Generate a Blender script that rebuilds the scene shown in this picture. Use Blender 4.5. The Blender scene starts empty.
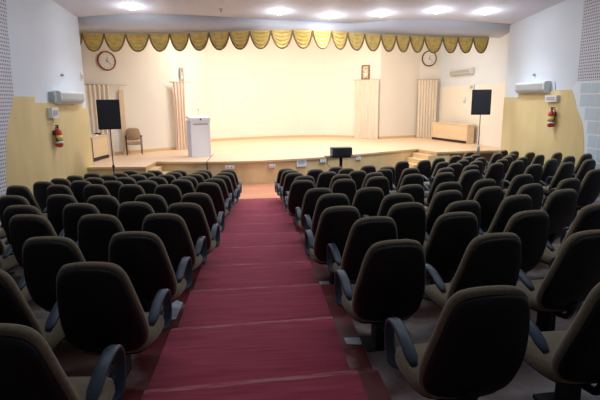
import bpy, bmesh, math, random
from mathutils import Vector, Matrix
random.seed(7)
C = bpy.context.scene.collection
PI = math.pi
SLOPE = 0.0814

# ------------------------------------------------------------------ camera
cd = bpy.data.cameras.new('camera'); cam = bpy.data.objects.new('camera', cd); C.objects.link(cam)
cd.sensor_width = 36.0; cd.lens = 493.18 / 600 * 36.0; cd.clip_start = .05; cd.clip_end = 100
pitch, yaw, roll = .2009, .0782, .0115
M = Matrix.Rotation(-yaw, 4, 'Z') @ Matrix.Rotation(PI/2 - pitch, 4, 'X') @ Matrix.Rotation(-roll, 4, 'Z')
cam.matrix_world = Matrix.Translation((-.0457, 0, 1.6015)) @ M
bpy.context.scene.camera = cam

# ------------------------------------------------------------------ world, colour
W = bpy.data.worlds.new('world'); bpy.context.scene.world = W; W.use_nodes = True
W.node_tree.nodes['Background'].inputs[0].default_value = (.6, .7, 1, 1)
W.node_tree.nodes['Background'].inputs[1].default_value = .05
vs = bpy.context.scene.view_settings
vs.view_transform = 'Standard'; vs.look = 'None'; vs.exposure = 0.0; vs.gamma = 1.0; vs.use_curve_mapping = False

def area(name, loc, size, sizey, power, color, rot=(0, 0, 0), spread=180):
    l = bpy.data.lights.new(name, 'AREA'); l.shape = 'RECTANGLE'; l.size = size; l.size_y = sizey
    l.energy = power; l.color = color; l.spread = math.radians(spread)
    o = bpy.data.objects.new(name, l); C.objects.link(o); o.location = loc; o.rotation_euler = rot
    return o
STAGE_W = (1.0, .94, .85)
# stage battens hung under the stage ceiling behind the valence
area('stage_batten_light', (-.6, 18.5, 4.3), 4.0, .5, 165, STAGE_W, (math.radians(18), 0, 0))
area('stage_batten_light', (4.0, 19.0, 4.3), 6.0, .5, 225, STAGE_W, (math.radians(18), 0, 0))
area('stage_batten_light', (1.2, 21.5, 4.25), 6.0, .5, 125, STAGE_W, (math.radians(12), 0, 0))
# unseen fill lights added over the seating to raise the ambient light
area('seating_fill_light', (1.5, 4.8, 4.75), 9.0, .8, 85, (.80, .88, 1))
area('seating_fill_light', (1.5, 10.0, 4.36), 10.0, .8, 190, (.80, .88, 1))
DOWNLIGHTS = [(-3.38, 14.3), (.58, 14.79), (2.13, 15.25), (3.57, 15.0), (5.12, 14.64), (6.63, 14.74)]
DOWN_POWER = 230

# ------------------------------------------------------------------ materials
def principled(name, col, rough=.6, metal=0, spec=.5, sheen=0, emit=None, estr=0):
    m = bpy.data.materials.new(name); m.use_nodes = True
    b = m.node_tree.nodes['Principled BSDF']
    b.inputs['Base Color'].default_value = (*col, 1); b.inputs['Roughness'].default_value = rough
    b.inputs['Metallic'].default_value = metal; b.inputs['Specular IOR Level'].default_value = spec
    if sheen: b.inputs['Sheen Weight'].default_value = sheen
    if emit: b.inputs['Emission Color'].default_value = (*emit, 1); b.inputs['Emission Strength'].default_value = estr
    return m
def noisy(name, c1, c2, scale=(5, 5, 5), rough=.6, spec=.5, detail=4, bump=0, lo=.35, hi=.65, metal=0, sheen=0):
    m = principled(name, c1, rough, metal, spec, sheen); nt = m.node_tree; b = nt.nodes['Principled BSDF']
    tc = nt.nodes.new('ShaderNodeTexCoord'); mp = nt.nodes.new('ShaderNodeMapping'); mp.inputs['Scale'].default_value = scale
    n = nt.nodes.new('ShaderNodeTexNoise'); n.inputs['Scale'].default_value = 1; n.inputs['Detail'].default_value = detail
    r = nt.nodes.new('ShaderNodeValToRGB'); r.color_ramp.elements[0].position = lo; r.color_ramp.elements[1].position = hi
    r.color_ramp.elements[0].color = (*c1, 1); r.color_ramp.elements[1].color = (*c2, 1)
    nt.links.new(tc.outputs['Object'], mp.inputs[0]); nt.links.new(mp.outputs[0], n.inputs['Vector'])
    nt.links.new(n.outputs['Fac'], r.inputs[0]); nt.links.new(r.outputs[0], b.inputs['Base Color'])
    if bump:
        bp = nt.nodes.new('ShaderNodeBump'); bp.inputs['Strength'].default_value = bump; bp.inputs['Distance'].default_value = .01
        nt.links.new(n.outputs['Fac'], bp.inputs['Height']); nt.links.new(bp.outputs[0], b.inputs['Normal'])
    return m

def mnode(nt, op, a, b=None):
    n = nt.nodes.new('ShaderNodeMath'); n.operation = op
    for i, v in enumerate((a, b)):
        if v is None: continue
        if hasattr(v, 'links') or hasattr(v, 'is_linked'): nt.links.new(v, n.inputs[i])
        else: n.inputs[i].default_value = v
    return n.outputs[0]
def perforated(name, base, dot, pitch, rad):
    m = principled(name, base, .7); nt = m.node_tree; b = nt.nodes['Principled BSDF']
    tc = nt.nodes.new('ShaderNodeTexCoord'); sp = nt.nodes.new('ShaderNodeSeparateXYZ'); nt.links.new(tc.outputs['Object'], sp.inputs[0])
    fy = mnode(nt, 'SUBTRACT', mnode(nt, 'FRACT', mnode(nt, 'DIVIDE', sp.outputs['Y'], pitch)), .5)
    fz = mnode(nt, 'SUBTRACT', mnode(nt, 'FRACT', mnode(nt, 'DIVIDE', sp.outputs['Z'], pitch)), .5)
    d = mnode(nt, 'SQRT', mnode(nt, 'ADD', mnode(nt, 'MULTIPLY', fy, fy), mnode(nt, 'MULTIPLY', fz, fz)))
    inside = mnode(nt, 'LESS_THAN', d, rad)
    mx = nt.nodes.new('ShaderNodeMix'); mx.data_type = 'RGBA'
    mx.inputs[6].default_value = (*base, 1); mx.inputs[7].default_value = (*dot, 1)
    nt.links.new(inside, mx.inputs[0]); nt.links.new(mx.outputs[2], b.inputs['Base Color'])
    return m

WHITE = noisy('white_paint', (.70, .77, .86), (.73, .80, .88), (.6, .6, .6), .75)
CREAM = noisy('cream_paint', (.84, .79, .71), (.87, .82, .74), (.5, .5, .5), .75)
CEIL = noisy('ceiling_paint', (.70, .70, .80), (.73, .73, .83), (.4, .4, .4), .7)
FASCIA = noisy('fascia_paint', (.74, .73, .78), (.77, .76, .81), (.4, .4, .4), .75)
WOODPANEL = noisy('yellow_wood_panel', (.66, .52, .25), (.76, .62, .33), (3, 1.6, .55), .5, .4, 6, lo=.3, hi=.7)
PLY = noisy('plywood_front', (.68, .49, .25), (.84, .63, .34), (2.2, 2.2, .5), .5, .4, 6, lo=.3, hi=.7)
STAGEFLOOR = noisy('stage_floor_wood', (.78, .56, .39), (.84, .62, .44), (.5, 3, 1), .45, .4, 4)
NOSING = principled('stage_nosing_wood', (.72, .50, .28), .4)
DARKWOOD = principled('dark_wood', (.10, .045, .02), .5)
LAMINATE = noisy('desk_laminate', (.74, .56, .36), (.80, .62, .41), (1, 1, 4), .5)
FLOORM = noisy('hall_floor_stone', (.105, .052, .036), (.46, .42, .42), (1.7, 1.7, 1.7), .45, .5, 9, lo=.45, hi=.75)
TERRA = noisy('terracotta_floor', (.66, .27, .15), (.74, .33, .19), (1.2, 1.2, 1), .45, .5, 6)
CARPETHIGHLIGHT = noisy('carpet_edge_highlight', (.36, .07, .10), (.50, .20, .21), (6, 26, 26), .95, .1, 6)  # nosing highlight painted into the colour as a paler, worn-looking strip
REDPAINT = noisy('worn_red_step_paint', (.14, .014, .014), (.34, .22, .19), (3.5, 3.5, 3.5), .5, .5, 8, lo=.55, hi=.72)
CARPET = noisy('crimson_carpet', (.31, .028, .060), (.41, .052, .095), (2.5, 26, 26), .95, .1, 6, .3, sheen=.25)
PERF = perforated('perforated_board', (.66, .67, .74), (.12, .11, .17), .075, .25)
TILE = noisy('pale_blue_tile', (.50, .63, .74), (.55, .68, .78), (2, 2, 2), .4)
TILELINE = principled('tile_joint', (.76, .85, .92), .5)
KHAKI = noisy('khaki_fabric', (.195, .155, .094), (.245, .198, .122), (60, 60, 60), .95, .1, 2, .15, sheen=.3)
SHELL = principled('black_plastic_shell', (.0065, .0065, .0085), .55, 0, .35)
ARM = principled('blue_black_arm_plastic', (.035, .055, .085), .42, 0, .5)
STEEL = principled('black_steel', (.012, .012, .014), .5, .3)
GOLD = noisy('gold_satin', (.68, .44, .09), (.82, .58, .17), (8, 8, 8), .42, .5, 3, sheen=.4)
FRINGE = noisy('brown_fringe', (.20, .12, .05), (.32, .22, .12), (60, 60, 60), .9)
RAIL = principled('pale_rail', (.60, .50, .36), .5)
PINKCLOTH = noisy('pink_beige_cloth', (.81, .64, .53), (.86, .69, .58), (10, 10, 1), .85, .2, sheen=.3)
TANCLOTH = noisy('tan_cloth', (.77, .67, .55), (.83, .73, .60), (10, 10, 1), .85, .2, sheen=.3)
PODIUM = principled('white_lacquer', (.93, .93, .96), .4)
PODSIDE = principled('pale_blue_lacquer', (.62, .68, .90), .4)
BLACK = principled('black_matte', (.008, .009, .014), .6)
GRILLE = noisy('speaker_grille', (.006, .007, .013), (.014, .016, .026), (90, 90, 90), .6)
PROJ = principled('dark_slate_plastic', (.03, .04, .055), .4)
CHROME = principled('brushed_metal', (.45, .45, .47), .35, .9)
ACW = principled('air_conditioner_plastic', (.72, .74, .74), .4)
ACG = principled('air_conditioner_grille', (.40, .42, .44), .5)
ACY = principled('cream_plastic', (.78, .74, .62), .45)
RED = principled('extinguisher_red', (.55, .035, .03), .3)
LABELY = principled('yellow_label', (.75, .62, .12), .5)
LABELW = principled('white_label', (.85, .87, .9), .5)
BLUEINK = principled('blue_ink', (.12, .25, .55), .6)
CLOCKRIM = principled('red_brown_clock_rim', (.33, .07, .035), .4)
CLOCKRIM2 = principled('dark_brown_clock_rim', (.10, .05, .04), .4)
CLOCKFACE = principled('clock_dial', (.80, .78, .72), .5)
INK = principled('black_ink', (.02, .02, .02), .6)
FRAMEW = principled('brown_picture_frame', (.16, .08, .04), .5)
PICG = noisy('grey_portrait_print', (.22, .20, .20), (.60, .56, .52), (9, 9, 9), .5)
PICB = noisy('amber_portrait_print', (.42, .28, .15), (.78, .66, .48), (9, 9, 9), .5)
CHAIRTAN = noisy('tan_chair_fabric', (.42, .28, .17), (.50, .34, .21), (30, 30, 30), .9)
LAMP = principled('lamp_glow', (1, 1, 1), .5, emit=(.93, .96, 1), estr=45)
LAMPRIM = principled('lamp_rim', (.8, .8, .82), .4)

# ------------------------------------------------------------------ mesh helpers
def obj(name, bm, mat, parent=None, smooth=False):
    me = bpy.data.meshes.new(name)
    bmesh.ops.recalc_face_normals(bm, faces=bm.faces)
    bm.to_mesh(me); bm.free()
    for m in (mat if isinstance(mat, (list, tuple)) else [mat]): me.materials.append(m)
    if smooth:
        for p in me.polygons: p.use_smooth = True
    o = bpy.data.objects.new(name, me); C.objects.link(o)
    if parent: o.parent = parent
    return o
def tag(o, label, cat, group=None):
    o['label'] = label; o['category'] = cat
    if group: o['group'] = group
    return o
def thing(name, label, cat, loc=(0, 0, 0), rz=0, group=None):
    o = bpy.data.objects.new(name, None); C.objects.link(o); o.location = loc; o.rotation_euler = (0, 0, rz)
    o.empty_display_size = .1
    return tag(o, label, cat, group)
def struct(name, bm, mat, smooth=False):
    o = obj(name, bm, mat, None, smooth); o['kind'] = 'structure'; return o
def bx(bm, x0, x1, y0, y1, z0, z1, bev=0, mi=0):
    vs_ = [bm.verts.new((x, y, z)) for x in (x0, x1) for y in (y0, y1) for z in (z0, z1)]
    F = [bm.faces.new([vs_[i] for i in f]) for f in ((0, 1, 3, 2), (4, 6, 7, 5), (0, 4, 5, 1), (2, 3, 7, 6), (0, 2, 6, 4), (1, 5, 7, 3))]
    for f in F: f.material_index = mi
    if bev:
        es = list({e for f in F for e in f.edges})
        bmesh.ops.bevel(bm, geom=es, offset=bev, segments=2, affect='EDGES', profile=.6)
def box(x0, x1, y0, y1, z0, z1, bev=0):
    bm = bmesh.new(); bx(bm, x0, x1, y0, y1, z0, z1, bev); return bm
def prism(bm, pts, z0, z1):
    """vertical prism from a plan outline"""
    a = [bm.verts.new((p[0], p[1], z0)) for p in pts]; b = [bm.verts.new((p[0], p[1], z1)) for p in pts]
    n = len(pts); bm.faces.new(a); bm.faces.new(b[::-1])
    for i in range(n): bm.faces.new((a[i], a[(i+1) % n], b[(i+1) % n], b[i]))
def wall_slab(bm, p, q, z0, z1, th):
    """upright slab along plan line p-q, thickness th to the left of p->q"""
    d = Vector((q[0]-p[0], q[1]-p[1], 0)).normalized(); n = Vector((-d.y, d.x, 0)) * th
    prism(bm, [p, q, (q[0]+n.x, q[1]+n.y), (p[0]+n.x, p[1]+n.y)], z0, z1)
def yz_plate(bm, pts, x0, x1):
    a = [bm.verts.new((x0, y, z)) for y, z in pts]; b = [bm.verts.new((x1, y, z)) for y, z in pts]
    n = len(pts); bm.faces.new(a); bm.faces.new(b[::-1])
    for i in range(n): bm.faces.new((a[i], a[(i+1) % n], b[(i+1) % n], b[i]))
def lathe(bm, prof, n=24, axis='Z', off=(0, 0, 0)):
    rings = []
    for r, z in prof:
        ring = []
        for k in range(n):
            a = 2*PI*k/n; c, s = r*math.cos(a), r*math.sin(a)
            v = {'Z': (c, s, z), 'Y': (c, z, s), 'X': (z, c, s)}[axis]
            ring.append(bm.verts.new((v[0]+off[0], v[1]+off[1], v[2]+off[2])))
        rings.append(ring)
    for a, b in zip(rings, rings[1:]):
        for k in range(n): bm.faces.new((a[k], a[(k+1) % n], b[(k+1) % n], b[k]))
    bm.faces.new(rings[0]); bm.faces.new(rings[-1][::-1])
def tube(bm, pts, r, n=8, sx=1, sy=1):
    pts = [Vector(p) for p in pts]; rings = []
    for i, p in enumerate(pts):
        t = (pts[min(i+1, len(pts)-1)] - pts[max(i-1, 0)]).normalized()
        up = Vector((1, 0, 0)) if abs(t.x) < .9 else Vector((0, 0, 1))
        u = (up - t*up.dot(t)).normalized(); w = t.cross(u)
        rings.append([bm.verts.new(p + u*(r*sx*math.cos(2*PI*k/n)) + w*(r*sy*math.sin(2*PI*k/n))) for k in range(n)])
    for a, b in zip(rings, rings[1:]):
        for k in range(n): bm.faces.new((a[k], a[(k+1) % n], b[(k+1) % n], b[k]))
    bm.faces.new(rings[0]); bm.faces.new(rings[-1][::-1])
def chaikin(pts, n=3):
    for _ in range(n):
        out = []
        for i in range(len(pts)):
            a, b = pts[i], pts[(i+1) % len(pts)]
            out.append((a[0]*.75+b[0]*.25, a[1]*.75+b[1]*.25)); out.append((a[0]*.25+b[0]*.75, a[1]*.25+b[1]*.75))
        pts = out
    return pts
def inset(pts, d):
    n = len(pts); out = []
    for i in range(n):
        a, b = Vector(pts[i-1]), Vector(pts[(i+1) % n]); t = (b-a).normalized()
        out.append((pts[i][0]-t.y*d, pts[i][1]+t.x*d))
    return out
def curve_pts(P, n=8):
    """Catmull-Rom through P"""
    out = []
    P = [Vector(p) for p in P]
    for i in range(len(P)-1):
        p0 = P[i-1] if i else P[0]*2-P[1]; p1, p2 = P[i], P[i+1]; p3 = P[i+2] if i+2 < len(P) else P[-1]*2-P[-2]
        for k in range(n):
            t = k/n
            out.append(.5*((2*p1)+(p2-p0)*t+(2*p0-5*p1+4*p2-p3)*t*t+(3*p1-p0-3*p2+p3)*t**3))
    out.append(P[-1]); return out
def lerp_path(P, x):
    for a, b in zip(P, P[1:]):
        if a[0] <= x <= b[0]: return a[1] + (b[1]-a[1])*(x-a[0])/(b[0]-a[0])
    return P[0][1] if x < P[0][0] else P[-1][1]

# ------------------------------------------------------------------ levels
LX, RX = -5.2, 8.25            # side walls of the hall
LY, RY = 15.45, 16.46          # where they end at the stage opening
FZ = -SLOPE*13                 # level floor before the stage
SZ = -.29                      # stage floor
def floor_z(x, y):
    c = .03 if x < 0 else .05
    return -SLOPE*min(y - c*x*x, 13.0)
def ceil_z(y): return 5.155 - .075*y

# ================================================================== SETTING
bm = bmesh.new()
xs = [LX-.1 + i*(RX-LX+.2)/54 for i in range(55)]; ys = [-4 + i*.25 for i in range(69)]
g = [[bm.verts.new((x, y, floor_z(x, y))) for y in ys] for x in xs]
for i in range(54):
    for j in range(68): bm.faces.new((g[i][j], g[i+1][j], g[i+1][j+1], g[i][j+1]))
ext = bmesh.ops.extrude_face_region(bm, geom=list(bm.faces))
for v in [e for e in ext['geom'] if isinstance(e, bmesh.types.BMVert)]: v.co.z = -1.6
struct('floor', bm, FLOORM, True)
# painted terracotta landing before the stage
bm = bmesh.new(); bx(bm, -1.15, 1.0, 12.95, 15.85, FZ-.05, FZ+.008)
struct('trim_1', bm, TERRA)

CE = [(-5.3, 15.43), (-4.21, 15.17), (-3.07, 15.05), (-1.97, 15.15), (-.99, 15.38), (.1, 15.63), (1.26, 15.88), (2.06, 16.07),
      (2.86, 16.14), (3.75, 15.87), (4.33, 15.67), (5.93, 15.73), (7.02, 15.99), (8.35, 16.3)]
RP = [(-5.9, 16.3), (-5.48, 16.35), (-4.61, 16.45), (-3.46, 16.55), (-2.18, 16.36), (-.74, 16.02), (.03, 15.82), (1.25, 15.72), (2.23, 15.97), (2.89, 16.28), (4.02, 16.81), (5.66, 17.33), (6.89, 17.53), (8.08, 17.65), (8.9, 17.7)]
CE = [tuple(p) for p in curve_pts(CE, 4)]
RPs = [tuple(p) for p in curve_pts(RP, 12)]
RAILZ = 3.68
def slab(name, pts_fn_top, mat): pass
# ceiling: slopes down to the stage, front edge curved
bm = bmesh.new(); a = []; b = []; a2 = []; b2 = []
for x, y in CE:
    a.append(bm.verts.new((x, y, ceil_z(y)))); b.append(bm.verts.new((x, -4, ceil_z(-4))))
    a2.append(bm.verts.new((x, y, ceil_z(y)+.15))); b2.append(bm.verts.new((x, -4, ceil_z(-4)+.15)))
for i in range(len(CE)-1):
    bm.faces.new((a[i], a[i+1], b[i+1], b[i])); bm.faces.new((a2[i], b2[i], b2[i+1], a2[i+1]))
    bm.faces.new((a[i], a2[i], a2[i+1], a[i+1])); bm.faces.new((b[i], b[i+1], b2[i+1], b2[i]))
bm.faces.new((a[0], b[0], b2[0], a2[0])); bm.faces.new((a[-1], a2[-1], b2[-1], b[-1]))
struct('ceiling', bm, CEIL)
# fascia band between ceiling edge and valence rail
bm = bmesh.new(); N = 110; rows = []
for i in range(N+1):
    x = -5.6 + 14.2*i/N; yc = lerp_path(CE, x); yr = lerp_path(RPs, x) + .06
    cz = ceil_z(yc)
    rows.append([bm.verts.new(p) for p in ((x, yc-.005, cz+.02), (x, yr, RAILZ), (x, yr+.1, RAILZ), (x, max(yc, yr)+.15, cz+.12))])
for r, s in zip(rows, rows[1:]):
    for k in range(4): bm.faces.new((r[k], s[k], s[(k+1) % 4], r[(k+1) % 4])).smooth = (k == 0)
bm.faces.new(rows[0]); bm.faces.new(rows[-1][::-1])
struct('trim_2', bm, FASCIA, False)
# header closing the gap above the stage
bm = bmesh.new(); bx(bm, -6.6, 9.6, 17.25, 17.4, 3.75, 4.7); 
# side walls of the hall
bm2 = bmesh.new(); bx(bm2, LX-.25, LX, -4, LY, -1.5, 5.7); struct('wall_left', bm2, WHITE)
bm2 = bmesh.new(); bx(bm2, RX, RX+.25, -4, RY, -1.5, 5.7); struct('wall_right', bm2, WHITE)
bm2 = bmesh.new(); bx(bm2, LX-.25, RX+.25, -4.2, -4, -.5, 5.8); struct('wall_rear', bm2, WHITE)
bm.free()
# jambs of the stage opening
bm = bmesh.new(); prism(bm, [(LX-.2, LY-.1), (LX-.2, LY+.02), (-6.7, LY+.02), (-6.7, LY-.1)], SZ-.8, 4.4); struct('trim_3', bm, CREAM)
bm = bmesh.new(); prism(bm, [(RX+.2, RY-.1), (RX+.2, RY+.02), (9.5, RY+.02), (9.5, RY-.1)], SZ-.8, 4.4); struct('trim_4', bm, WHITE)
# stage walls
BW = [(-6.5, 17.42), (-4.94, 18.66), (-3.36, 19.9)]
CW = [(-3.36, 19.9), (-2.6, 22.9), (-2.34, 23.77), (-1.5, 24.3), (-.56, 24.65), (.7, 25.1), (1.98, 25.3), (3.1, 25.15), (4.0, 24.75), (4.9, 24.0), (5.62, 23.35)]
for nm, P, m in (('wall_stage_left', [(-6.55, 15.4), (-6.5, 17.42)], CREAM), ('wall_stage_rear_left', BW, CREAM), ('wall_stage_rear', CW, CREAM),
              ('wall_stage_rear_right', [(5.62, 23.35), (7.68, 23.95), (8.72, 24.0)], CREAM)):
    bm = bmesh.new()
    for p, q in zip(P, P[1:]): wall_slab(bm, p, q, SZ-.1, 4.6, .12)
    bmesh.ops.remove_doubles(bm, verts=bm.verts, dist=1e-5)
    struct(nm, bm, m)
SR = [(8.72, 24.0), (9.226, 16.47)]
bm = bmesh.new(); wall_slab(bm, SR[0], SR[1], SZ-.1, 4.6, .12); struct('wall_stage_right', bm, WHITE)
def on_sr(y, off=0): return 8.72 + (24.0-y)*(.43/6.4) - off
bm = bmesh.new(); wall_slab(bm, (on_sr(17.62, .001), 17.62), (on_sr(23.95, .001), 23.95), SZ, 2.12, .02); struct('trim_5', bm, CREAM)
bm = bmesh.new(); prism(bm, [(-6.7, 18.0), (9.3, 18.0), (9.3, 26), (-6.7, 26)], 4.6, 4.75); struct('ceiling_stage', bm, CREAM)
bm = bmesh.new()
for (p, q) in (((-6.7, 18.0), (9.3, 18.0)),): wall_slab(bm, p, q, 4.0, 4.75, .1)
struct('trim_6', bm, CREAM)
# stage skirting
bm = bmesh.new()
for P in (BW, CW, [(5.62, 23.35), (7.68, 23.95), (8.6, 24.0)]):
    for p, q in zip(P, P[1:]): wall_slab(bm, p, q, SZ, SZ+.11, -.02)
struct('baseboard_stage', bm, NOSING)

# stage platform
CF = [tuple(p) for p in curve_pts([(-3.4, 16.05), (-2.6, 15.78), (-1.75, 15.68), (-.9, 15.62), (-.1, 15.68), (1.1, 16.0), (2.1, 16.38), (3.03, 16.84), (4.5, 17.65), (5.95, 18.45)], 5)]
FRONT = [(LX-.3, 14.98), (-3.45, 14.75)] + CF + [(6.23, 17.16), (7.1, 17.25), (RX+.9, 17.3)]
back = [(9.2, 24.1), (8.7, 24.1), (5.6, 23.5), (4.9, 24.15), (3.1, 25.3), (1.98, 25.45), (-.56, 24.8), (-2.4, 23.9), (-3.4, 20.0), (-6.5, 17.5), (-6.6, 15.5), (-5.5, 15.5)]
bm = bmesh.new(); prism(bm, [(x, y+.03) for x, y in FRONT] + back, FZ-.02, SZ-.03); struct('floor_stage_base', bm, PLY)
bm = bmesh.new(); prism(bm, FRONT + back, SZ-.05, SZ); struct('floor_stage', bm, STAGEFLOOR)
bm = bmesh.new()
for p, q in zip(FRONT, FRONT[1:]): wall_slab(bm, p, q, SZ-.06, SZ+.004, -.02)
struct('trim_7', bm, NOSING)
bm = bmesh.new(); bx(bm, -1.765, -1.735, 15.655, 15.70, FZ, SZ+.001); bx(bm, -1.765, -1.74, 15.68, 18.0, SZ-.01, SZ+.002); struct('trim_8', bm, DARKWOOD)
bm = bmesh.new()
for p, q in zip(CF, CF[1:]): wall_slab(bm, p, q, FZ, FZ+.07, -.012)
struct('baseboard_front', bm, NOSING)
# dark front of the right wing
bm = bmesh.new(); wall_slab(bm, (6.75, 17.22), (RX+.9, 17.3), FZ, SZ-.1, -.02); struct('trim_9', bm, DARKWOOD)

# stairs up to the stage
def stairs(name, label, quads):
    t = thing(name, label, 'stairs', (quads[0][0][0], quads[0][0][1], FZ))
    ox, oy = quads[0][0]
    for k, q in enumerate(quads):
        z1 = SZ - .155*(k+1)
        bm = bmesh.new(); prism(bm, [(x-ox, y-oy) for x, y in q], 0, z1-FZ); obj('step', bm, PLY, t)
        bm = bmesh.new()
        cx = sum(p[0] for p in q)/4-ox; cy = sum(p[1] for p in q)/4-oy
        prism(bm, [(cx+(x-ox-cx)*1.0, cy+(y-oy-cy)*1.0) for x, y in q], z1-FZ+.001, z1-FZ+.02); obj('tread', bm, NOSING, t)
    return t
qs = []
for k in range(4):
    a0, b0 = (5.93-.27*k, 18.36-.12*k), (6.2-.27*k, 17.22-.02*k); a1, b1 = (5.93-.27*(k+1), 18.36-.12*(k+1)), (6.2-.27*(k+1), 17.22-.02*(k+1))
    qs.append([a0, b0, b1, a1])
stairs('stage_stairs', 'pale wooden steps up to the right wing of the stage', qs)
qs = []
for k in range(3):
    x0 = -3.42+.24*k
    qs.append([(x0, 15.95-.12*k), (x0+.24, 15.88-.12*k), (x0+.24, 15.0), (x0, 15.0)])
stairs('stage_stairs', 'small wooden steps beside the left wing of the stage', qs)

# side-wall cladding
bm = bmesh.new()
yz_plate(bm, [(LY-.01, FZ-.05), (LY-.01, 1.42), (15.05, 1.42), (15.05, 1.6), (11.97, 1.6), (11.97, 1.735), (10.98, 1.735), (10.85, 1.5), (10.6, 1.15), (10.45, .85), (10.33, .4), (10.22, -.12), (10.15, -1.1)], LX, LX+.03)
struct('trim_10', bm, WOODPANEL)
bm = bmesh.new()
yz_plate(bm, [(11.22, 4.3), (11.0, 1.75), (10.85, 1.5), (10.6, 1.15), (10.45, .85), (10.33, .4), (10.22, -.12), (10.15, -1.1), (0, -.3), (0, 5.1)], LX, LX+.028)
struct('trim_11', bm, PERF)
bm = bmesh.new()
S = [(12.80, 1.78), (12.62, 1.55), (12.5, 1.3), (12.3, 1.05), (12.17, .83), (12.08, .5), (12.03, .2), (12.0, -1.1)]
yz_plate(bm, [(RY-.01, FZ-.05), (RY-.01, 1.6), (15.55, 1.6), (15.55, 1.69), (13.9, 1.75), (13.54, 1.78)] + S, RX, RX-.03)
struct('trim_12', bm, WOODPANEL)
bm = bmesh.new()
yz_plate(bm, [(12.64, 4.21), (12.58, 1.99), (0, 1.99), (0, 5.1)], RX, RX-.028)
struct('trim_13', bm, PERF)
# tiled dado: pale blue tiles, light joints and a light curved border
bm = bmesh.new(); yz_plate(bm, [(12.58, 1.985)] + S + [(0, -.3), (0, 1.985)], RX, RX-.02); struct('trim_14', bm, TILELINE)
bm = bmesh.new()
def s_edge(z):
    P = sorted([(zz, yy) for yy, zz in S]); return lerp_path(P, z)
for r in range(9):
    z0 = -1.0 + .335*r; z1 = min(z0+.30, 1.93)
    for k in range(16):
        y1 = 12.42 - .42*k; y0 = y1-.385
        lim = min(s_edge(z0), s_edge(z1)) - .13
        if y0 >= lim-.08: continue
        bx(bm, RX-.026, RX-.02, y0, min(y1, lim), z0, z1)
struct('trim_15', bm, TILE)

# aisle steps and carpet
bm = bmesh.new(); bc = bmesh.new()
CL, CR = -.80, .53
N0 = 2.82
def skew(x, y): return y + .075*(x-CL-.5)*max(0, min(1, (6.5-y)/3))
def tread_z(k): return -SLOPE*(N0 + k - 1) + .012 
for k in range(-2, 11):
    y0, y1 = N0+k-1, N0+k; z = tread_z(k)
    prism(bm, [(CL-.20, skew(CL-.20, y0)), (CR+.15, skew(CR+.15, y0)), (CR+.15, skew(CR+.15, y1)-.001), (CL-.20, skew(CL-.20, y1)-.001)], z-.5, z)
struct('floor_aisle_steps', bm, REDPAINT)
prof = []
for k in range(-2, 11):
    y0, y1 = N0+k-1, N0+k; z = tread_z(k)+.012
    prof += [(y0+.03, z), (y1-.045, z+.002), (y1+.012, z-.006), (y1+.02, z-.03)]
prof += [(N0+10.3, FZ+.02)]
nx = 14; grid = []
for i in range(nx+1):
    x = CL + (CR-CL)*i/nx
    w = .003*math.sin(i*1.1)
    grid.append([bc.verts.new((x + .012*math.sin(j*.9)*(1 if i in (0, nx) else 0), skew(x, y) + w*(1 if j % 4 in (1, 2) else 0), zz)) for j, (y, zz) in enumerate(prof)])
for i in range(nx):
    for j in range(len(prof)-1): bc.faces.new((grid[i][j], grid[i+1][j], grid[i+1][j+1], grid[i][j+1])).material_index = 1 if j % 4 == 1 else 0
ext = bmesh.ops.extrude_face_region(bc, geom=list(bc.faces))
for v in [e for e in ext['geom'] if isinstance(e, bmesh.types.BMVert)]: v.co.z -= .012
tag(obj('aisle_carpet', bc, [CARPET, CARPETHIGHLIGHT]), 'long crimson carpet running down the stepped aisle between the two seat blocks', 'carpet')

# ================================================================== AUDITORIUM CHAIR
BACK = chaikin([(-.13, 0), (.13, 0), (.255, .035), (.282, .20), (.242, .45), (.20, .605), (.10, .653), (-.10, .653), (-.20, .605), (-.242, .45), (-.282, .20), (-.255, .035)], 3)
BACK = [(x*.955, z*1.05) for x, z in BACK]
TILT = math.radians(19)
def back_xf(x, d, z):
    """d: depth forward of the rear face; z up along the back"""
    d = d + .55*x*x - .03*math.sin(z/.635*PI)
    y = d*math.cos(TILT) - z*math.sin(TILT); zz = z*math.cos(TILT) + d*math.sin(TILT)
    return (x, y - .245, zz + .30)
def rings_mesh(bm, rings):
    R = [[bm.verts.new(v) for v in r] for r in rings]; n = len(R[0])
    for a, b in zip(R, R[1:]):
        for k in range(n): bm.faces.new((a[k], a[(k+1) % n], b[(k+1) % n], b[k]))
    bm.faces.new(R[0]); bm.faces.new(R[-1][::-1])
def scaled(pts, s, c): return [(c[0]+(x-c[0])*s, c[1]+(y-c[1])*s) for x, y in pts]
CC = (0, .32)
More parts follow.
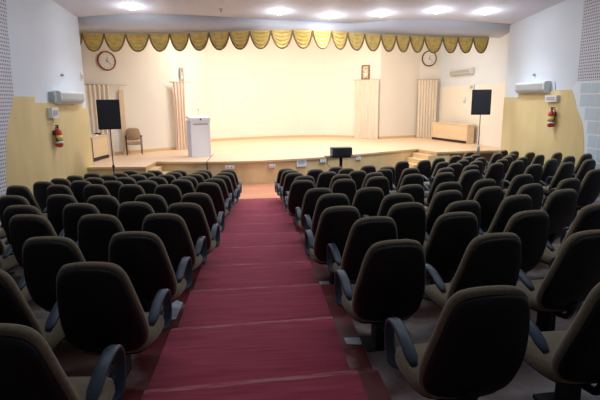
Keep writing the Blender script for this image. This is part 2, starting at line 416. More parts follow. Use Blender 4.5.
def make_chair():
    t = thing('auditorium_chair', 'chair', 'chair')
    bm = bmesh.new(); rr = []
    for ins, d in ((.035, .004), (.008, .006), (.0, .018), (.0, .04), (.012, .06), (.035, .068)):
        rr.append([back_xf(x, d, z) for x, z in inset(BACK, ins)])
    P = inset(BACK, .035)
    for s, d in ((.7, .074), (.4, .076), (.12, .076)): rr.append([back_xf(x, d, z) for x, z in scaled(P, s, CC)])
    rr.insert(0, [back_xf(x, .004, z) for x, z in scaled(P, .5, CC)])
    rings_mesh(bm, rr); obj('backrest', bm, KHAKI, t, True)
    bm = bmesh.new(); P = inset(BACK, .015); P = [(x, z-.003) for x, z in P]; rr = []
    for ins, d in ((0, .010), (.0, -.008), (.006, -.018), (.02, -.026)):
        rr.append([back_xf(x, d, z) for x, z in inset(P, ins)])
    Q = inset(P, .02)
    for s, d in ((.75, -.030), (.45, -.033), (.15, -.034)): rr.append([back_xf(x, d, z) for x, z in scaled(Q, s, CC)])
    rings_mesh(bm, rr); obj('back_shell', bm, SHELL, t, True)
    seat = chaikin([(-.17, -.26), (.17, -.26), (.25, -.17), (.262, .06), (.22, .235), (.12, .27), (-.12, .27), (-.22, .235), (-.262, .06), (-.25, -.17)], 3)
    def sz(y): return -.085 + .012*math.cos(y*6) - (.05*max(0, (y-.12))/.15)**1 * .5
    bm = bmesh.new(); rr = []
    for ins, z in ((.05, .375), (.012, .378), (0, .392), (0, .42), (.012, .44), (.04, .452)):
        rr.append([(x, y, z + sz(y)) for x, y in inset(seat, ins)])
    P = inset(seat, .04)
    for s in (.65, .35, .1): rr.append([(x, y, .455 + sz(y)-.004) for x, y in scaled(P, s, (0, 0))])
    rings_mesh(bm, rr); obj('seat', bm, KHAKI, t, True)
    bm = bmesh.new(); rr = []
    for ins, z in ((.02, .392), (.016, .368), (.05, .345), (.12, .330)):
        rr.append([(x, y, z + sz(y)) for x, y in inset(seat, ins)])
    rings_mesh(bm, rr); obj('seat_pan', bm, SHELL, t, True)
    bm = bmesh.new()
    tube(bm, [(0, .05, .235), (0, -.20, .235), (0, -.265, .245), (0, -.295, .30), (0, -.325, .38)], .028, 8, 1.3, .6)
    obj('back_bracket', bm, STEEL, t, True)
    bm = bmesh.new(); bx(bm, -.035, .035, -.12, .01, -.06, .25, .006); bx(bm, -.06, .06, -.15, .07, .222, .247, .004)
    obj('post', bm, STEEL, t)
    bm = bmesh.new(); bx(bm, -.11, .11, -.16, .10, -.06, .016, .006); obj('base_plate', bm, STEEL, t)
    for s in (-1, 1):
        bm = bmesh.new(); X = .254*s
        path = [(s*.21, .10, .285), (s*.25, .14, .295), (X, .185, .34), (X, .21, .41), (X, .205, .50), (X, .17, .548), (X, .10, .562), (X, .0, .545), (X, -.10, .50), (X, -.18, .455)]
        path = curve_pts(path, 3)
        rings = []
        n = len(path)
        for i, p in enumerate(path):
            tt = (path[min(i+1, n-1)] - path[max(i-1, 0)]).normalized()
            u = Vector((1, 0, 0)); u = (u - tt*u.dot(tt)).normalized(); w = tt.cross(u)
            f = i/(n-1)
            hw = .029 + .004*min(1, max(0, (f-.35)/.25)); 
            if i >= n-2: hw *= .8 if i == n-2 else .5
            th = .013
            rings.append([bm.verts.new(p + u*a*hw + w*b*th) for a, b in ((-1, -.5), (-.7, -1), (.7, -1), (1, -.5), (1, .5), (.7, 1), (-.7, 1), (-1, .5))])
        for a, b in zip(rings, rings[1:]):
            for k in range(8): bm.faces.new((a[k], a[(k+1) % 8], b[(k+1) % 8], b[k]))
        bm.faces.new(rings[0]); bm.faces.new(rings[-1][::-1])
        obj('armrest', bm, ARM, t, True)
    return t
def dup(root, loc, rz):
    r = root.copy(); C.objects.link(r); r.location = loc; r.rotation_euler = (0, 0, rz)
    for ch in root.children:
        c = ch.copy(); C.objects.link(c); c.parent = r
    return r
LEFT_ROWS = [
    [(-1.11, 1.78)],
    [(-1.05, 2.74), (-1.67, 2.7)],
    [(-1.04, 3.71), (-1.63, 3.59), (-2.28, 3.6)],
    [(-1.01, 4.67), (-1.63, 4.71), (-2.32, 4.79), (-2.98, 4.8)],
    [(-0.93, 5.48), (-1.53, 5.68), (-2.13, 5.63), (-2.73, 5.54), (-3.33, 5.55)],
    [(-0.94, 6.56), (-1.54, 6.49), (-2.14, 6.46), (-2.74, 6.66), (-3.34, 6.6), (-3.95, 6.7)],
    [(-0.96, 8.26), (-1.59, 8.01), (-2.2, 8.12), (-2.8, 8.21), (-3.39, 8.21), (-3.99, 8.13)],
    [(-0.93, 9.16), (-1.53, 9.07), (-2.13, 8.94), (-2.73, 8.95), (-3.33, 9.08), (-3.93, 8.95)],
    [(-0.89, 9.98), (-1.54, 9.81), (-2.14, 9.84), (-2.74, 9.83), (-3.34, 9.83), (-3.94, 9.69)],
    [(-0.86, 10.96), (-1.49, 10.55), (-2.09, 10.58), (-2.69, 10.58), (-3.29, 10.57), (-3.94, 10.48)],
    [(-0.86, 11.93), (-1.46, 11.29), (-2.06, 11.32), (-2.66, 11.32), (-3.26, 11.32), (-3.86, 11.31)],
    [(-1.46, 12.03), (-2.06, 12.06), (-2.66, 12.15), (-3.26, 12.22)],
]
RIGHT_ROWS = [
    [(0.98, 1.98), (1.72, 2.04)],
    [(0.85, 3.07), (1.59, 3.15), (2.25, 3.09)],
    [(0.94, 4.08), (1.71, 4.14), (2.35, 4.05), (3.12, 4.24)],
    [(0.76, 4.83), (1.49, 4.92), (2.09, 4.88), (2.82, 5.14), (3.54, 5.42)],
    [(0.86, 6.02), (1.63, 5.77), (2.31, 5.88), (2.95, 6.07), (3.57, 6.17), (4.36, 6.56)],
    [(0.77, 6.79), (1.47, 6.64), (2.12, 6.81), (2.73, 6.93), (3.36, 7.1), (4.2, 7.53), (5.49, 7.61)],
    [(0.66, 8.29), (1.38, 8.23), (2.03, 8.5), (2.75, 8.72), (3.36, 8.75), (3.98, 8.99), (5.49, 9.44), (6.15, 9.4), (6.81, 9.68)],
    [(0.78, 9.29), (1.53, 9.38), (2.22, 9.53), (3.83, 9.92), (4.55, 10.3), (5.21, 10.49), (5.87, 10.8), (6.53, 10.55), (7.19, 10.94), (7.85, 11.28)],
    [(0.66, 10.29), (1.38, 10.3), (2.03, 10.32), (2.63, 10.4), (3.23, 10.41), (4.55, 11.21), (5.21, 11.52), (5.87, 11.54), (6.53, 11.81), (7.19, 12.18), (7.85, 12.46)],
    [(0.63, 11.16), (1.23, 11.32), (1.96, 11.27), (2.93, 11.3), (4.55, 11.99), (5.21, 12.33), (5.87, 12.75), (6.53, 12.56), (7.01, 13.3), (7.67, 13.47)],
    [(0.57, 11.91), (1.83, 12.01), (2.64, 12.06), (3.88, 13.28), (4.5, 13.26), (5.84, 13.5)],
    [(5.16, 13.9), (5.82, 14.34), (6.48, 14.43), (7.14, 14.35), (7.8, 14.62)],
    [(6.66, 15.28), (7.93, 15.55)],
]

ORD = ['first', 'second', 'third', 'fourth', 'fifth', 'sixth', 'seventh', 'eighth', 'ninth', 'tenth', 'eleventh', 'twelfth', 'thirteenth', 'fourteenth']
proto = make_chair(); first = True
for side, ROWS, c in (('left', LEFT_ROWS, .03), ('right', RIGHT_ROWS, .05)):
    for i, row in enumerate(ROWS):
        pts = sorted(row, key=lambda p: abs(p[0]))
        for j, (x, y) in enumerate(pts):
            ang = math.atan(2*c*x)*.7 + random.uniform(-.05, .05)
            ox, oy = x - .465*math.sin(ang), y + .465*math.cos(ang)
            z = floor_z(ox, oy)
            if first: o = proto; o.location = (ox, oy, z); o.rotation_euler = (0, 0, ang); first = False
            else: o = dup(proto, (ox, oy, z), ang)
            rt = 'row nearest the camera' if i == 0 else ORD[i] + ' row from the camera'
            st = 'aisle seat' if j == 0 else ORD[j] + ' seat from the aisle'
            o['label'] = f'dark khaki-edged auditorium chair, {side} block, {rt}, {st}'
            o['category'] = 'chair'; o['group'] = f'auditorium chairs in the {side} block'

# ================================================================== VALENCE
t = thing('curtain_valence', 'gold scalloped satin valence with dark fringe hanging across the stage opening', 'valence', (0, 15.9, RAILZ))
bm = bmesh.new()
xe = [-5.6] + [p[0] for p in RPs if -5.58 < p[0] < 8.08] + [8.1]; P = [(x, lerp_path(RPs, x)) for x in xe]
for p, q in zip(P, P[1:]): wall_slab(bm, (p[0], p[1]-15.9-.02), (q[0], q[1]-15.9-.02), -.01, .035, .035)
obj('rail', bm, RAIL, t)
# arc-length table
acc = [0]
for p, q in zip(P, P[1:]): acc.append(acc[-1] + math.hypot(q[0]-p[0], q[1]-p[1]))
def at_s(s):
    s = max(0, min(acc[-1], s))
    for k in range(len(P)-1):
        if s <= acc[k+1]: f = (s-acc[k])/(acc[k+1]-acc[k]); return (P[k][0]+(P[k+1][0]-P[k][0])*f, P[k][1]+(P[k+1][1]-P[k][1])*f)
    return P[-1]
def s_of_x(x):
    for k in range(len(P)-1):
        if P[k][0] <= x <= P[k+1][0]: return acc[k] + (acc[k+1]-acc[k])*(x-P[k][0])/(P[k+1][0]-P[k][0])
    return 0 if x < P[0][0] else acc[-1]
bounds = [-5.6, -5.41, -4.78, -4.15, -3.44, -2.79, -2.18, -1.55, -0.91, -0.28, 0.36, 1.02, 1.64, 2.25, 2.8, 3.41, 4.02, 4.58, 5.11, 5.66, 6.35, 6.93, 7.5, 8.08]
for k in range(len(bounds)-1):
    s0, s1 = s_of_x(bounds[k]), s_of_x(bounds[k+1]); nu, nv = 18, 24
    D = .52 if k else .36
    bm = bmesh.new(); G = []
    edge = []
    for i in range(nu+1):
        u = i/nu; x, y = at_s(s0+(s1-s0)*(u*.98+.01)); col = []
        prof = max(0.0, 1-abs(2*u-1)**2.3)**.8 if 0 < i < nu else 0
        dep = .03 + (D-.03)*prof
        for j in range(nv+1):
            v = j/nv
            fold = .018*math.sin(v*2*PI*4.5 - 1.0)*math.sin(PI*u)
            bul = -.04 - .05*math.sin(PI*u)*math.sin(PI*.5*v)
            col.append((x, y-15.9+bul-fold, -.01-v*dep))
        G.append(col); edge.append(col[-1])
    V = [[bm.verts.new(p) for p in col] for col in G]
    for i in range(nu):
        for j in range(nv): bm.faces.new((V[i][j], V[i][j+1], V[i+1][j+1], V[i+1][j]))
    B = [[bm.verts.new((p[0], p[1]+.012, p[2])) for p in col] for col in G]
    for i in range(nu):
        for j in range(nv): bm.faces.new((B[i][j], B[i+1][j], B[i+1][j+1], B[i][j+1]))
    sw = obj('swag', bm, GOLD, t, True)
    bm = bmesh.new(); tube(bm, [(p[0], p[1]-.01, p[2]-.006) for p in [G[0][0]] + edge + [G[-1][0]]], .032, 6, .8, 1.0)
    obj('fringe', bm, FRINGE, sw, True)

# ================================================================== CURTAINS
def curtain(name, label, p, q, z0, z1, folds, amp, mat, rod=None, rodmat=None, gather=1.0, seed=0):
    rnd = random.Random(seed); L = math.hypot(q[0]-p[0], q[1]-p[1])
    ang = math.atan2(q[1]-p[1], q[0]-p[0]); t = thing(name, label, 'curtain', (p[0], p[1], z0), ang)
    n = folds*10; nz = 10; bm = bmesh.new(); F = []
    ph = [rnd.uniform(-.5, .5) for _ in range(folds+1)]; am = [rnd.uniform(.6, 1.2) for _ in range(folds+1)]
    for i in range(n+1):
        u = i/n; k = min(int(u*folds), folds-1); a = am[k]*(1-(u*folds-k)) + am[k+1]*(u*folds-k)
        F.append((u*L, amp*a*math.sin(u*folds*2*PI)))
    fr = [[bm.verts.new((L*.5+(x-L*.5)*(1-(1-gather)*math.sin(PI*(j/nz))), y*(1-.35*j/nz), (z1-z0)*j/nz+.01)) for j in range(nz+1)] for x, y in F]
    bk = [[bm.verts.new((L*.5+(x-L*.5)*(1-(1-gather)*math.sin(PI*(j/nz))), y*(1-.35*j/nz)+.01, (z1-z0)*j/nz+.01)) for j in range(nz+1)] for x, y in F]
    for i in range(n):
        for j in range(nz):
            bm.faces.new((fr[i][j], fr[i+1][j], fr[i+1][j+1], fr[i][j+1])); bm.faces.new((bk[i][j], bk[i][j+1], bk[i+1][j+1], bk[i+1][j]))
    obj('cloth', bm, mat, t, True)
    a, b = rod or (-.06, L+.06)
    bm = bmesh.new(); tube(bm, [(a, .005, z1-z0+.015), (b, .005, z1-z0+.015)], .018, 8)
    obj('curtain_rod', bm, rodmat or RAIL, t, True)
    return t
curtain('curtain', 'beige curtain behind the left loudspeaker and desk', (-6.05, 17.62), (-5.30, 18.21), SZ, 2.17, 6, .045, TANCLOTH, (-.05, 1.62), None, .96, 1)
curtain('curtain', 'narrow gathered pink curtain below the grey picture, left of the podium', (-3.34, 19.62), (-2.90, 19.86), SZ, 2.30, 4, .04, PINKCLOTH, (-.1, .75), None, .85, 2)
curtain('curtain', 'wide pink pleated curtain below the amber framed picture', (4.55, 24.05), (5.52, 23.22), SZ, 2.47, 7, .045, PINKCLOTH, None, None, .98, 3)
curtain('curtain', 'beige pleated curtain between the pink curtain and the right desk', (7.55, 23.75), (8.55, 23.82), SZ, 2.45, 7, .04, TANCLOTH, (-.05, 1.1), None, .97, 4)
bm = bmesh.new(); d = Vector((.793, .609, 0)); p = Vector((-4.98, 18.45, 0))
wall_slab(bm, (-5.06, 18.50), (-4.93, 18.60), SZ, 2.0, -.03); struct('trim_16', bm, LAMINATE)

# ================================================================== DESKS
def desk(label, p, q, depth, h, side):
    """p near end, q far end of the face towards the stage centre; body extends to the wall side"""
    L = math.hypot(q[0]-p[0], q[1]-p[1]); ang = math.atan2(q[1]-p[1], q[0]-p[0])
    t = thing('desk', label, 'desk', (p[0], p[1], SZ), ang); s = side
    Y = lambda a, b: (min(a*s, b*s), max(a*s, b*s))
    bm = bmesh.new(); y = Y(-.03, depth); bx(bm, -.04, L+.04, y[0], y[1], h-.04, h, .006); obj('desk_top', bm, LAMINATE, t)
    bm = bmesh.new(); y = Y(.0, .025); bx(bm, .05, L-.05, y[0], y[1], .12, h-.04); obj('front_panel', bm, LAMINATE, t)
    for a in (0, L-.04):
        bm = bmesh.new(); y = Y(0, depth-.03); bx(bm, a, a+.04, y[0], y[1], 0, h-.04); obj('side_panel', bm, LAMINATE, t)
    bm = bmesh.new(); y = Y(-.006, .03); bx(bm, .02, L-.02, y[0], y[1], .015, .11); obj('plinth', bm, BLACK, t)
    for a in (0, L-.03):
        bm = bmesh.new(); y = Y(-.008, .0); bx(bm, a, a+.03, y[0], y[1], 0.0, h-.04); obj('edge_strip', bm, BLACK if a == 0 and s > 0 else LAMINATE, t)
    return t
desk('pale wooden desk on the left wing behind the loudspeaker', (-5.42, 16.30), (-5.27, 17.50), .50, .80, 1)
desk('long pale wooden counter desk against the right stage wall', (8.50, 19.95), (7.93, 22.6), .36, .80, -1)
# things on the left desk
tz = SZ+.80
for i, (x, y, w, m, lb) in enumerate(((-5.52, 16.95, .20, LABELW, 'white sheaf of papers near the middle of the left desk'), (-5.6, 16.55, .15, LABELW, 'small white paper stack at the near end of the left desk'))):
    tag(obj('paper_stack', box(x-.1, x+.1, y-w, y+w*.4, tz+.001, tz+.03+.015*i), m), lb, 'papers')
bm = bmesh.new(); bx(bm, -5.62, -5.46, 17.20, 17.42, tz+.001, tz+.06, .01); tag(obj('telephone', bm, BLACK), 'small dark device on the far end of the left desk', 'device')

# ================================================================== STAGE CHAIR
t = thing('armchair', 'tan upholstered metal-framed armchair standing alone on the left wing', 'chair', (-4.62, 18.35, SZ), math.radians(195))
K = chaikin([(-.2, 0), (.2, 0), (.24, .08), (.24, .36), (.17, .45), (-.17, .45), (-.24, .36), (-.24, .08)], 2)
bm = bmesh.new(); rings_mesh(bm, [[(x, -.24-.12*z-.0, .50+z) for x, z in inset(K, .01)], [(x, -.22-.12*z, .50+z) for x, z in K], [(x, -.19-.12*z, .50+z) for x, z in K], [(x, -.165-.12*z, .50+z) for x, z in inset(K, .03)]])
obj('backrest', bm, CHAIRTAN, t, True)
bm = bmesh.new(); bx(bm, -.24, .24, -.22, .25, .40, .47, .025); obj('seat', bm, CHAIRTAN, t)
for s in (-1, 1):
    bm = bmesh.new(); tube(bm, [(s*.26, .24, 0), (s*.27, .22, .40), (s*.275, .20, .62), (s*.275, .12, .655), (s*.27, -.18, .645), (s*.255, -.24, .62)], .013, 8); obj('arm_frame', bm, STEEL, t, True)
    bm = bmesh.new(); tube(bm, [(s*.25, -.28, 0), (s*.25, -.23, .42), (s*.24, -.27, .75)], .013, 8); obj('leg', bm, STEEL, t, True)
    bm = bmesh.new(); bx(bm, s*.275-.025, s*.275+.025, -.16, .16, .655, .68, .008); obj('arm_pad', bm, BLACK, t)
bm = bmesh.new(); tube(bm, [(-.25, .2, .38), (.25, .2, .38)], .01, 6); tube(bm, [(-.25, -.2, .38), (.25, -.2, .38)], .01, 6); obj('seat_frame', bm, STEEL, t, True)

# ================================================================== PODIUM
t = thing('podium', 'white lecture podium standing at the left of the stage', 'podium', (-2.20, 17.5, SZ), math.radians(15))
bm = bmesh.new(); bx(bm, -.28, .32, -.28, -.25, 0, 1.22); obj('front_panel', bm, PODIUM, t)
for a, m in ((-.36, PODSIDE), (.30, PODIUM)):
    bm = bmesh.new(); prism(bm, [(a, -.28 if a > 0 else -.10), (a+.08, -.28), (a+.08, .25), (a, .25)], 0, 1.24); obj('side_panel', bm, m, t)
bm = bmesh.new()
V = [bm.verts.new(v) for v in ((-.30, -.32, 1.22), (.40, -.32, 1.22), (.40, .27, 1.30), (-.36, .27, 1.30), (-.30, -.32, 1.32), (.40, -.32, 1.32), (.40, .27, 1.40), (-.36, .27, 1.40))]
for f in ((0, 1, 2, 3), (7, 6, 5, 4), (0, 4, 5, 1), (1, 5, 6, 2), (2, 6, 7, 3), (3, 7, 4, 0)): bm.faces.new([V[i] for i in f])
obj('reading_top', bm, PODIUM, t)
bm = bmesh.new(); bx(bm, -.20, .30, -.292, -.28, 1.08, 1.13, .004); obj('trim_strip', bm, ACG, t)
bm = bmesh.new(); lathe(bm, [(.03, 0), (.03, .012)], 16, 'Y', (.06, -.334, 1.27)); obj('lamp_button', bm, BLACK, t)
bm = bmesh.new(); bx(bm, -.3, .34, -.31, .27, 0, .05); obj('plinth', bm, PODIUM, t)
m_ = thing('microphone', 'thin gooseneck microphone on top of the white podium', 'microphone', (-2.16, 17.45, SZ+1.372))
bm = bmesh.new(); tube(bm, [(0, 0, 0), (0, 0, .10), (.01, -.02, .17), (.015, -.05, .21)], .008, 8); obj('neck', bm, ACG, m_, True)
bm = bmesh.new(); lathe(bm, [(.006, 0), (.018, .01), (.02, .03), (.012, .05)], 12, 'Z', (.015, -.055, .20)); obj('head', bm, ACG, m_, True)

# ================================================================== SPEAKERS
def speaker(label, slabel, x, y, zb, zt, w, rz, tilt=0, base='tripod'):
    fz = FZ
    t = thing('speaker_stand', slabel, 'stand', (x, y, fz))
    bm = bmesh.new(); tube(bm, [(0, 0, .12), (0, 0, (zb-fz)*.45)], .022, 10); obj('pole', bm, CHROME if base != 'tripod' else STEEL, t, True)
    bm = bmesh.new(); tube(bm, [(0, 0, (zb-fz)*.45), (0, 0, zb-fz-.001)], .014, 10); obj('inner_pole', bm, STEEL, t, True)
    bm = bmesh.new(); lathe(bm, [(.035, (zb-fz)*.43), (.04, (zb-fz)*.45), (.03, (zb-fz)*.47)], 12); obj('collar', bm, BLACK, t, True)
    for k in range(3):
        a = 2*PI*k/3+.4; bm = bmesh.new(); tube(bm, [(.02*math.cos(a), .02*math.sin(a), .55), (.24*math.cos(a), .24*math.sin(a), .015)], .013, 6); obj('leg', bm, CHROME, t, True)
    if base != 'tripod':
        bm = bmesh.new(); lathe(bm, [(.05, .5), (.05, 1.02), (.03, 1.05)], 14); obj('sleeve', bm, CHROME, t, True)
    s = thing('loudspeaker', label, 'speaker', (x, y, zb), rz)
    h = zt-zb; bm = bmesh.new(); prism(bm, [(-w/2, -.17), (w/2, -.17), (w*.36, .19), (-w*.36, .19)], 0, h)
    bmesh.ops.bevel(bm, geom=list(bm.edges), offset=.012, segments=2, affect='EDGES'); obj('cabinet', bm, BLACK, s)
    bm = bmesh.new(); bx(bm, -w/2+.03, w/2-.03, -.182, -.17, .03, h-.03, .004); gr = obj('grille', bm, GRILLE, s)
    bm = bmesh.new(); lathe(bm, [(w*.34, -.188), (w*.34, -.182), (w*.30, -.1825)], 24, 'Y', (0, 0, h*.33)); obj('woofer_ring', bm, GRILLE, s)
    bm = bmesh.new(); lathe(bm, [(w*.2, -.188), (w*.2, -.182), (w*.16, -.1825)], 20, 'Y', (0, 0, h*.76)); obj('horn_ring', bm, GRILLE, s)
speaker('black loudspeaker on a thin stand at the left of the stage', 'thin tripod stand carrying the left loudspeaker', -4.23, 14.3, .85, 1.66, .60, .28)
speaker('black loudspeaker on a stand before the right stage wing', 'metal stand with thick lower sleeve carrying the right loudspeaker', 7.40, 16.4, 1.03, 1.86, .62, -.40, base='s')

# ================================================================== PROJECTOR
t = thing('projector_stand', 'black pedestal stand with flat tray holding the projector before the stage', 'stand', (2.18, 13.6, FZ))
bm = bmesh.new(); bx(bm, -.45, .45, -.22, .22, 1.08, 1.10, .004); obj('tray', bm, STEEL, t)
bm = bmesh.new(); tube(bm, [(0, 0, .02), (0, 0, 1.08)], .045, 10); obj('pole', bm, STEEL, t, True)
bm = bmesh.new(); lathe(bm, [(.28, 0), (.28, .015), (.05, .03)], 20); obj('base', bm, STEEL, t, True)
bm = bmesh.new(); tube(bm, [(-.36, .0, 1.09), (-.40, -.05, .9), (-.30, -.05, .78), (-.1, -.05, .8), (-.03, -.05, .7)], .008, 6); obj('hanging_cable', bm, BLACK, t, True)
t = thing('projector', 'black projector resting on the tray of the pedestal stand', 'projector', (2.18, 13.6, FZ+1.10))
bm = bmesh.new(); bx(bm, -.29, .29, -.17, .17, .02, .25, .02); obj('body', bm, PROJ, t)
bm = bmesh.new(); bx(bm, -.29, -.26, -.175, -.1, .04, .22, .006); obj('side_cover', bm, ACG, t)
bm = bmesh.new(); lathe(bm, [(.06, .17), (.065, .21), (.05, .215)], 18, 'Y', (.12, 0, .14)); obj('lens', bm, GRILLE, t, True)
for sx in (-.22, .22): obj('foot', box(sx-.02, sx+.02, -.12, .12, 0, .022), BLACK, t)
bm = bmesh.new()
for k in range(5): bx(bm, -.18, .18, -.178, -.17, .06+.03*k, .072+.03*k)
obj('vent_slats', bm, GRILLE, t)

# ================================================================== CLOCKS
def clock(label, p, n, r, rim):
    """n: unit plan vector the dial faces"""
    ang = math.atan2(n[1], n[0]) + PI/2
    t = thing('wall_clock', label, 'clock', p, ang)
    bm = bmesh.new(); lathe(bm, [(r, .0), (r, -.03), (r*.95, -.05), (r*.86, -.045), (r*.86, -.01)], 36, 'Y'); obj('rim', bm, rim, t, True)
    bm = bmesh.new(); lathe(bm, [(r*.86, -.012), (r*.86, -.03)], 36, 'Y'); obj('dial', bm, CLOCKFACE, t)
    bm = bmesh.new()
    for k in range(12):
        a = k*PI/6; c, s = math.cos(a), math.sin(a); l0, l1 = r*.64, r*.74; w = r*.018
        vs4 = [bm.verts.new((c*l+s*ww, -.031, s*l-c*ww)) for l, ww in ((l0, -w), (l1, -w), (l1, w), (l0, w))]; bm.faces.new(vs4)
    obj('hour_marks', bm, INK, t)
    for l, a in ((.42, math.radians(80)), (.6, math.radians(-40))):
        bm = bmesh.new(); c, s = math.cos(a), math.sin(a); w = r*.03
        f = [bm.verts.new((c*q*r+s*ww, yy, s*q*r-c*ww)) for yy in (-.033, -.036) for q, ww in ((-.1, -w), (l, -w*.4), (l, w*.4), (-.1, w))]
        bm.faces.new(f[:4][::-1]); bm.faces.new(f[4:])
        for i in range(4): bm.faces.new((f[i], f[(i+1) % 4], f[4+(i+1) % 4], f[4+i]))
        obj('hand', bm, INK, t)
nl = Vector((.624, -.781)); nl.normalize()
clock('round wall clock with a red-brown rim on the left stage wall', (-5.33, 18.34, 3.0), (nl.x, nl.y), .33, CLOCKRIM)
clock('round wall clock with a dark rim above the right beige curtain', (8.12, 23.95, 3.46), (0.05, -1), .37, CLOCKRIM2)

# ================================================================== PICTURES
def picture(label, p, n, w, h, mat):
    ang = math.atan2(n[1], n[0]) + PI/2; t = thing('framed_picture', label, 'picture', p, ang)
    bm = bmesh.new()
    for a in ((-w/2, w/2, -h/2, -h/2+.05), (-w/2, w/2, h/2-.05, h/2), (-w/2, -w/2+.05, -h/2+.05, h/2-.05), (w/2-.05, w/2, -h/2+.05, h/2-.05)): bx(bm, a[0], a[1], -.03, 0, a[2], a[3])
    obj('frame', bm, FRAMEW if mat is PICB else ACG, t)
    bm = bmesh.new(); bx(bm, -w/2+.05, w/2-.05, -.015, 0, -h/2+.05, h/2-.05); obj('print', bm, mat, t)
    bm = bmesh.new(); lathe(bm, [(w*.13, -.019), (w*.13, -.015)], 16, 'Y', (0, 0, h*.10)); lathe(bm, [(w*.22, -.018), (w*.2, -.015)], 16, 'Y', (0, 0, -h*.16)); obj('portrait_figure', bm, CLOCKFACE, t)
picture('small grey framed portrait above the left pink curtain', (-3.12, 20.6, 2.62), (.95, -.31), .30, .56, PICG)
picture('small brown framed portrait above the right pink curtain', (5.02, 23.84, 2.83), (-.65, -.76), .42, .66, PICB)

# ================================================================== AIR CONDITIONERS
def aircon(label, p, n, L, H, D, body):
    ang = math.atan2(n[1], n[0]) + PI/2; t = thing('air_conditioner', label, 'air conditioner', p, ang)
    prof = [(-.012, 0), (-.012, H), (-D*.75, H), (-D, H*.85), (-D, H*.30), (-D*.6, 0)]
    bm = bmesh.new(); a = [bm.verts.new((-L/2, y, z)) for y, z in prof]; b = [bm.verts.new((L/2, y, z)) for y, z in prof]
    bm.faces.new(a); bm.faces.new(b[::-1])
    for i in range(6): bm.faces.new((a[i], a[(i+1) % 6], b[(i+1) % 6], b[i]))
    bmesh.ops.bevel(bm, geom=list(bm.edges), offset=.01, segments=2, affect='EDGES'); obj('body', bm, body, t)
    bm = bmesh.new(); bx(bm, -L/2+.08, L/2-.08, -D-.006, -D+.002, H*.34, H*.80, .002); obj('front_grille', bm, ACG if body is ACW else ACY, t)
    bm = bmesh.new()
    for k in range(3):
        f0 = .2+.25*k; y = -D*.6-D*.4*f0; z = H*.30*f0; bx(bm, -L/2+.1, L/2-.1, y-.012, y+.004, z-.006, z+.004)
    obj('louvre', bm, ACG, t)
    return t
aircon('long white wall air conditioner high on the left hall wall', (LX, 13.90, 1.56), (1, 0), 1.7, .33, .22, ACW)
aircon('long white wall air conditioner high on the right hall wall', (RX, 14.62, 1.71), (-1, 0), 1.65, .33, .22, ACW)
aircon('cream wall air conditioner above the counter desk on the right stage wall', (on_sr(21.6, .0), 21.6, 2.56), (-1, -.067), 2.0, .27, .2, ACW)

# ================================================================== FIRE EXTINGUISHERS
def extinguisher(label, p, s):
    t = thing('fire_extinguisher', label, 'fire extinguisher', p)
    X = .11*s
    bm = bmesh.new(); lathe(bm, [(.04, 0), (.085, .02), (.092, .05), (.092, .36), (.075, .41), (.03, .45), (.028, .47)], 20, 'Z', (X, 0, 0)); obj('cylinder', bm, RED, t, True)
    bm = bmesh.new(); lathe(bm, [(.094, .16), (.094, .30)], 20, 'Z', (X, 0, 0)); obj('label', bm, LABELY, t, True)
    bm = bmesh.new(); lathe(bm, [(.0945, .10), (.0945, .15)], 20, 'Z', (X, 0, 0)); obj('label_band', bm, LABELW, t, True)
    bm = bmesh.new(); lathe(bm, [(.025, .47), (.03, .50), (.02, .53)], 12, 'Z', (X, 0, 0)); bx(bm, X-.015, X+.015, -.12, .06, .53, .555, .004); obj('valve_handle', bm, BLACK, t)
    bm = bmesh.new(); tube(bm, [(X, -.03, .51), (X, -.13, .50), (X, -.17, .40), (X, -.15, .25), (X, -.10, .15)], .014, 8); obj('hose', bm, BLACK, t, True)
    bm = bmesh.new(); bx(bm, min(0, .03*s), max(0, .03*s), -.05, .05, .30, .42, .003); obj('bracket', bm, BLACK, t)
extinguisher('red fire extinguisher on the wood panelling of the left wall', (LX+.03, 12.80, .50), 1)
extinguisher('red fire extinguisher on the wood panelling of the right wall', (RX-.03, 13.42, .76), -1)

# ================================================================== BOXES, SWITCHES
def wallbox(name, label, cat, x, y0, y1, z0, z1, s, d=.1, mat=ACY):
    t = thing(name, label, cat, (x, (y0+y1)/2, z0)); w = (y1-y0)/2
    bm = bmesh.new(); bx(bm, min(0, d*s), max(0, d*s), -w, w, 0, z1-z0, .008); obj('case', bm, mat, t)
    bm = bmesh.new(); bx(bm, min(d*s, (d+.008)*s), max(d*s, (d+.008)*s), -w*.7, w*.7, (z1-z0)*.25, (z1-z0)*.75, .002); obj('cover', bm, ACG, t)
wallbox('electrical_box', 'white electrical box between air conditioner and extinguisher, left wall', 'electrical box', LX+.03, 12.56, 12.94, 1.22, 1.48, 1, .12, ACW)
wallbox('electrical_box', 'small box with dark side at the near end of left air conditioner', 'electrical box', LX, 12.80, 12.95, 1.62, 1.86, 1, .14, ACG)
wallbox('electrical_box', 'white electrical box between air conditioner and extinguisher, right wall', 'electrical box', RX-.03, 13.28, 13.84, 1.46, 1.64, -1, .1, ACW)
wallbox('light_switch', 'small cream switch plate high near the end of the left wall', 'switch', LX, 15.18, 15.33, 2.2, 2.44, 1, .02, ACY)
wallbox('switch_box', 'small white box above the right loudspeaker on the stage wall', 'switch', on_sr(20.6, .02), 20.45, 20.85, 1.92, 2.14, -1, .06, ACW)
bm = bmesh.new(); lathe(bm, [(.13, 0), (.13, -.04), (.06, -.06)], 20, 'X', (on_sr(21.3, .022), 21.3, 1.5)); tag(obj('wall_plate', bm, ACW, None, True), 'round white plate on the cream panel left of the right loudspeaker', 'plate')
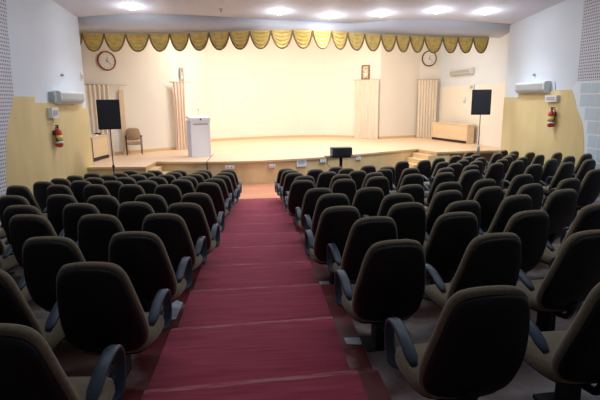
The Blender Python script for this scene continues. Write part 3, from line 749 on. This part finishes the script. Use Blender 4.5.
for nm, lb, x, y, z, s in (('wall_hook', 'tiny pale fixture above the left air conditioner', LX, 13.75, 2.30, 1), ('wall_hook', 'tiny pale fixture above the right air conditioner', RX, 14.69, 2.25, -1)):
    bm = bmesh.new(); lathe(bm, [(.04, 0), (.04, .03*s), (.02, .08*s)], 14, 'X', (x, y, z)); tag(obj(nm, bm, ACG, None, True), lb, 'fixture')
bm = bmesh.new(); tube(bm, [(RX-.012, 13.58, 1.64), (RX-.012, 13.56, 1.8), (RX-.012, 13.60, 2.0)], .012, 6); tag(obj('wall_cable', bm, ACG, None, True), 'short grey cable rising from the box beside the right air conditioner', 'cable')

# outlets and sign on the stage front
def front_y(x): return lerp_path(CF, x)
for x, z, w, lb in ((-1.04, -.47, .28, 'white double socket on the stage front at the left end of aisle'), (.30, -.48, .20, 'white socket on the stage front at the right end of aisle'), (2.02, -.42, .22, 'white socket on the stage front between the notice and the projector'), (3.35, -.44, .20, 'white socket on the stage front right of the projector')):
    y = front_y(x); e = .01; ang = math.atan2(front_y(x+.1)-front_y(x-.1), .2)
    t = thing('wall_socket', lb, 'socket', (x, y, z), ang)
    bm = bmesh.new(); bx(bm, -w/2, w/2, -.03, .025, -.05, .05, .006); obj('plate', bm, LABELW, t)
    bm = bmesh.new()
    for k in (-1, 1): bx(bm, k*w*.22-.02, k*w*.22+.02, -.034, -.03, -.02, .02)
    obj('socket_face', bm, ACG, t)
x = 1.28; y = front_y(x); t = thing('notice', 'white paper notice with blue print taped to the stage front', 'notice', (x, y, -.44), math.atan2(front_y(x+.1)-front_y(x-.1), .2))
bm = bmesh.new(); bx(bm, -.17, .17, -.008, .025, -.12, .12); obj('paper', bm, LABELW, t)
bm = bmesh.new()
for z0, w in ((.05, .12), (.01, .13), (-.03, .10)): bx(bm, -w, w, -.0095, -.008, z0-.010, z0+.012)
obj('print', bm, BLUEINK, t)

# ================================================================== CEILING LIGHTS
for k, (x, y) in enumerate(DOWNLIGHTS):
    z = ceil_z(y)
    t = thing('ceiling_downlight', f'round glowing recessed ceiling lamp, {["leftmost", "second from the left", "third from the left", "third from the right", "second from the right", "rightmost"][k]} of the six', 'ceiling light', (x, y, z), 0, 'recessed ceiling lamps before the stage')
    t.rotation_euler = (-math.atan(.075), 0, 0)
    bm = bmesh.new(); lathe(bm, [(.20, .02), (.20, -.012), (.16, -.018), (.16, .02)], 28); obj('rim', bm, LAMPRIM, t, True)
    bm = bmesh.new(); lathe(bm, [(.155, 0), (.155, -.022), (.11, -.045), (.03, -.055)], 28); obj('bulb_cover', bm, LAMP, t, True)
    l = bpy.data.lights.new('downlight', 'SPOT'); l.energy = DOWN_POWER*(.65 if k in (1, 2) else 1); l.color = (.86, .92, 1.0); l.shadow_soft_size = .12; l.spot_size = math.radians(128); l.spot_blend = 1.0
    o = bpy.data.objects.new('downlight', l); C.objects.link(o); o.location = (x, y-.05, z-.12)
    l2 = bpy.data.lights.new('downlight_glow', 'POINT'); l2.energy = 16; l2.color = (.86, .92, 1.0); l2.shadow_soft_size = .14
    o2 = bpy.data.objects.new('downlight_glow', l2); C.objects.link(o2); o2.location = (x, y-.1, z-.35)
t = thing('smoke_detector', 'small round detector on the ceiling between the left two lamps', 'smoke detector', (-1.03, 14.48, ceil_z(14.48)))
bm = bmesh.new(); lathe(bm, [(.07, .02), (.07, -.02), (.05, -.04)], 18); obj('base', bm, ACW, t, True)
bm = bmesh.new(); lathe(bm, [(.02, -.04), (.025, -.07), (.01, -.08)], 12); obj('sensor', bm, ACG, t, True)

# silver tape and scuffed patches beside the carpet
TAPE = noisy('silver_tape', (.45, .47, .52), (.62, .64, .70), (14, 14, 14), .35, .5, 4)
def tape(label, pts, z):
    cx = sum(p[0] for p in pts)/len(pts); cy = sum(p[1] for p in pts)/len(pts)
    bm = bmesh.new(); prism(bm, [(x-cx, y-cy) for x, y in pts], 0, .004)
    t = obj('floor_tape', bm, TAPE); t.location = (cx, cy, z); tag(t, label, 'tape')
tape('silver tape strip on the red step edge beside the second right aisle chair', [(.56, 3.40), (.675, 3.38), (.68, 3.49), (.56, 3.50)], tread_z(1)+.001)
tape('crumpled silver tape patch on the red step edge left of the carpet', [(-.97, 4.10), (-.84, 4.16), (-.83, 4.52), (-.90, 4.58), (-.98, 4.40)], tread_z(2)+.001)
tape('short silver tape strip on the step edge beside the fourth right aisle chair', [(.56, 5.02), (.67, 5.0), (.67, 5.14), (.56, 5.15)], tread_z(3)+.001)
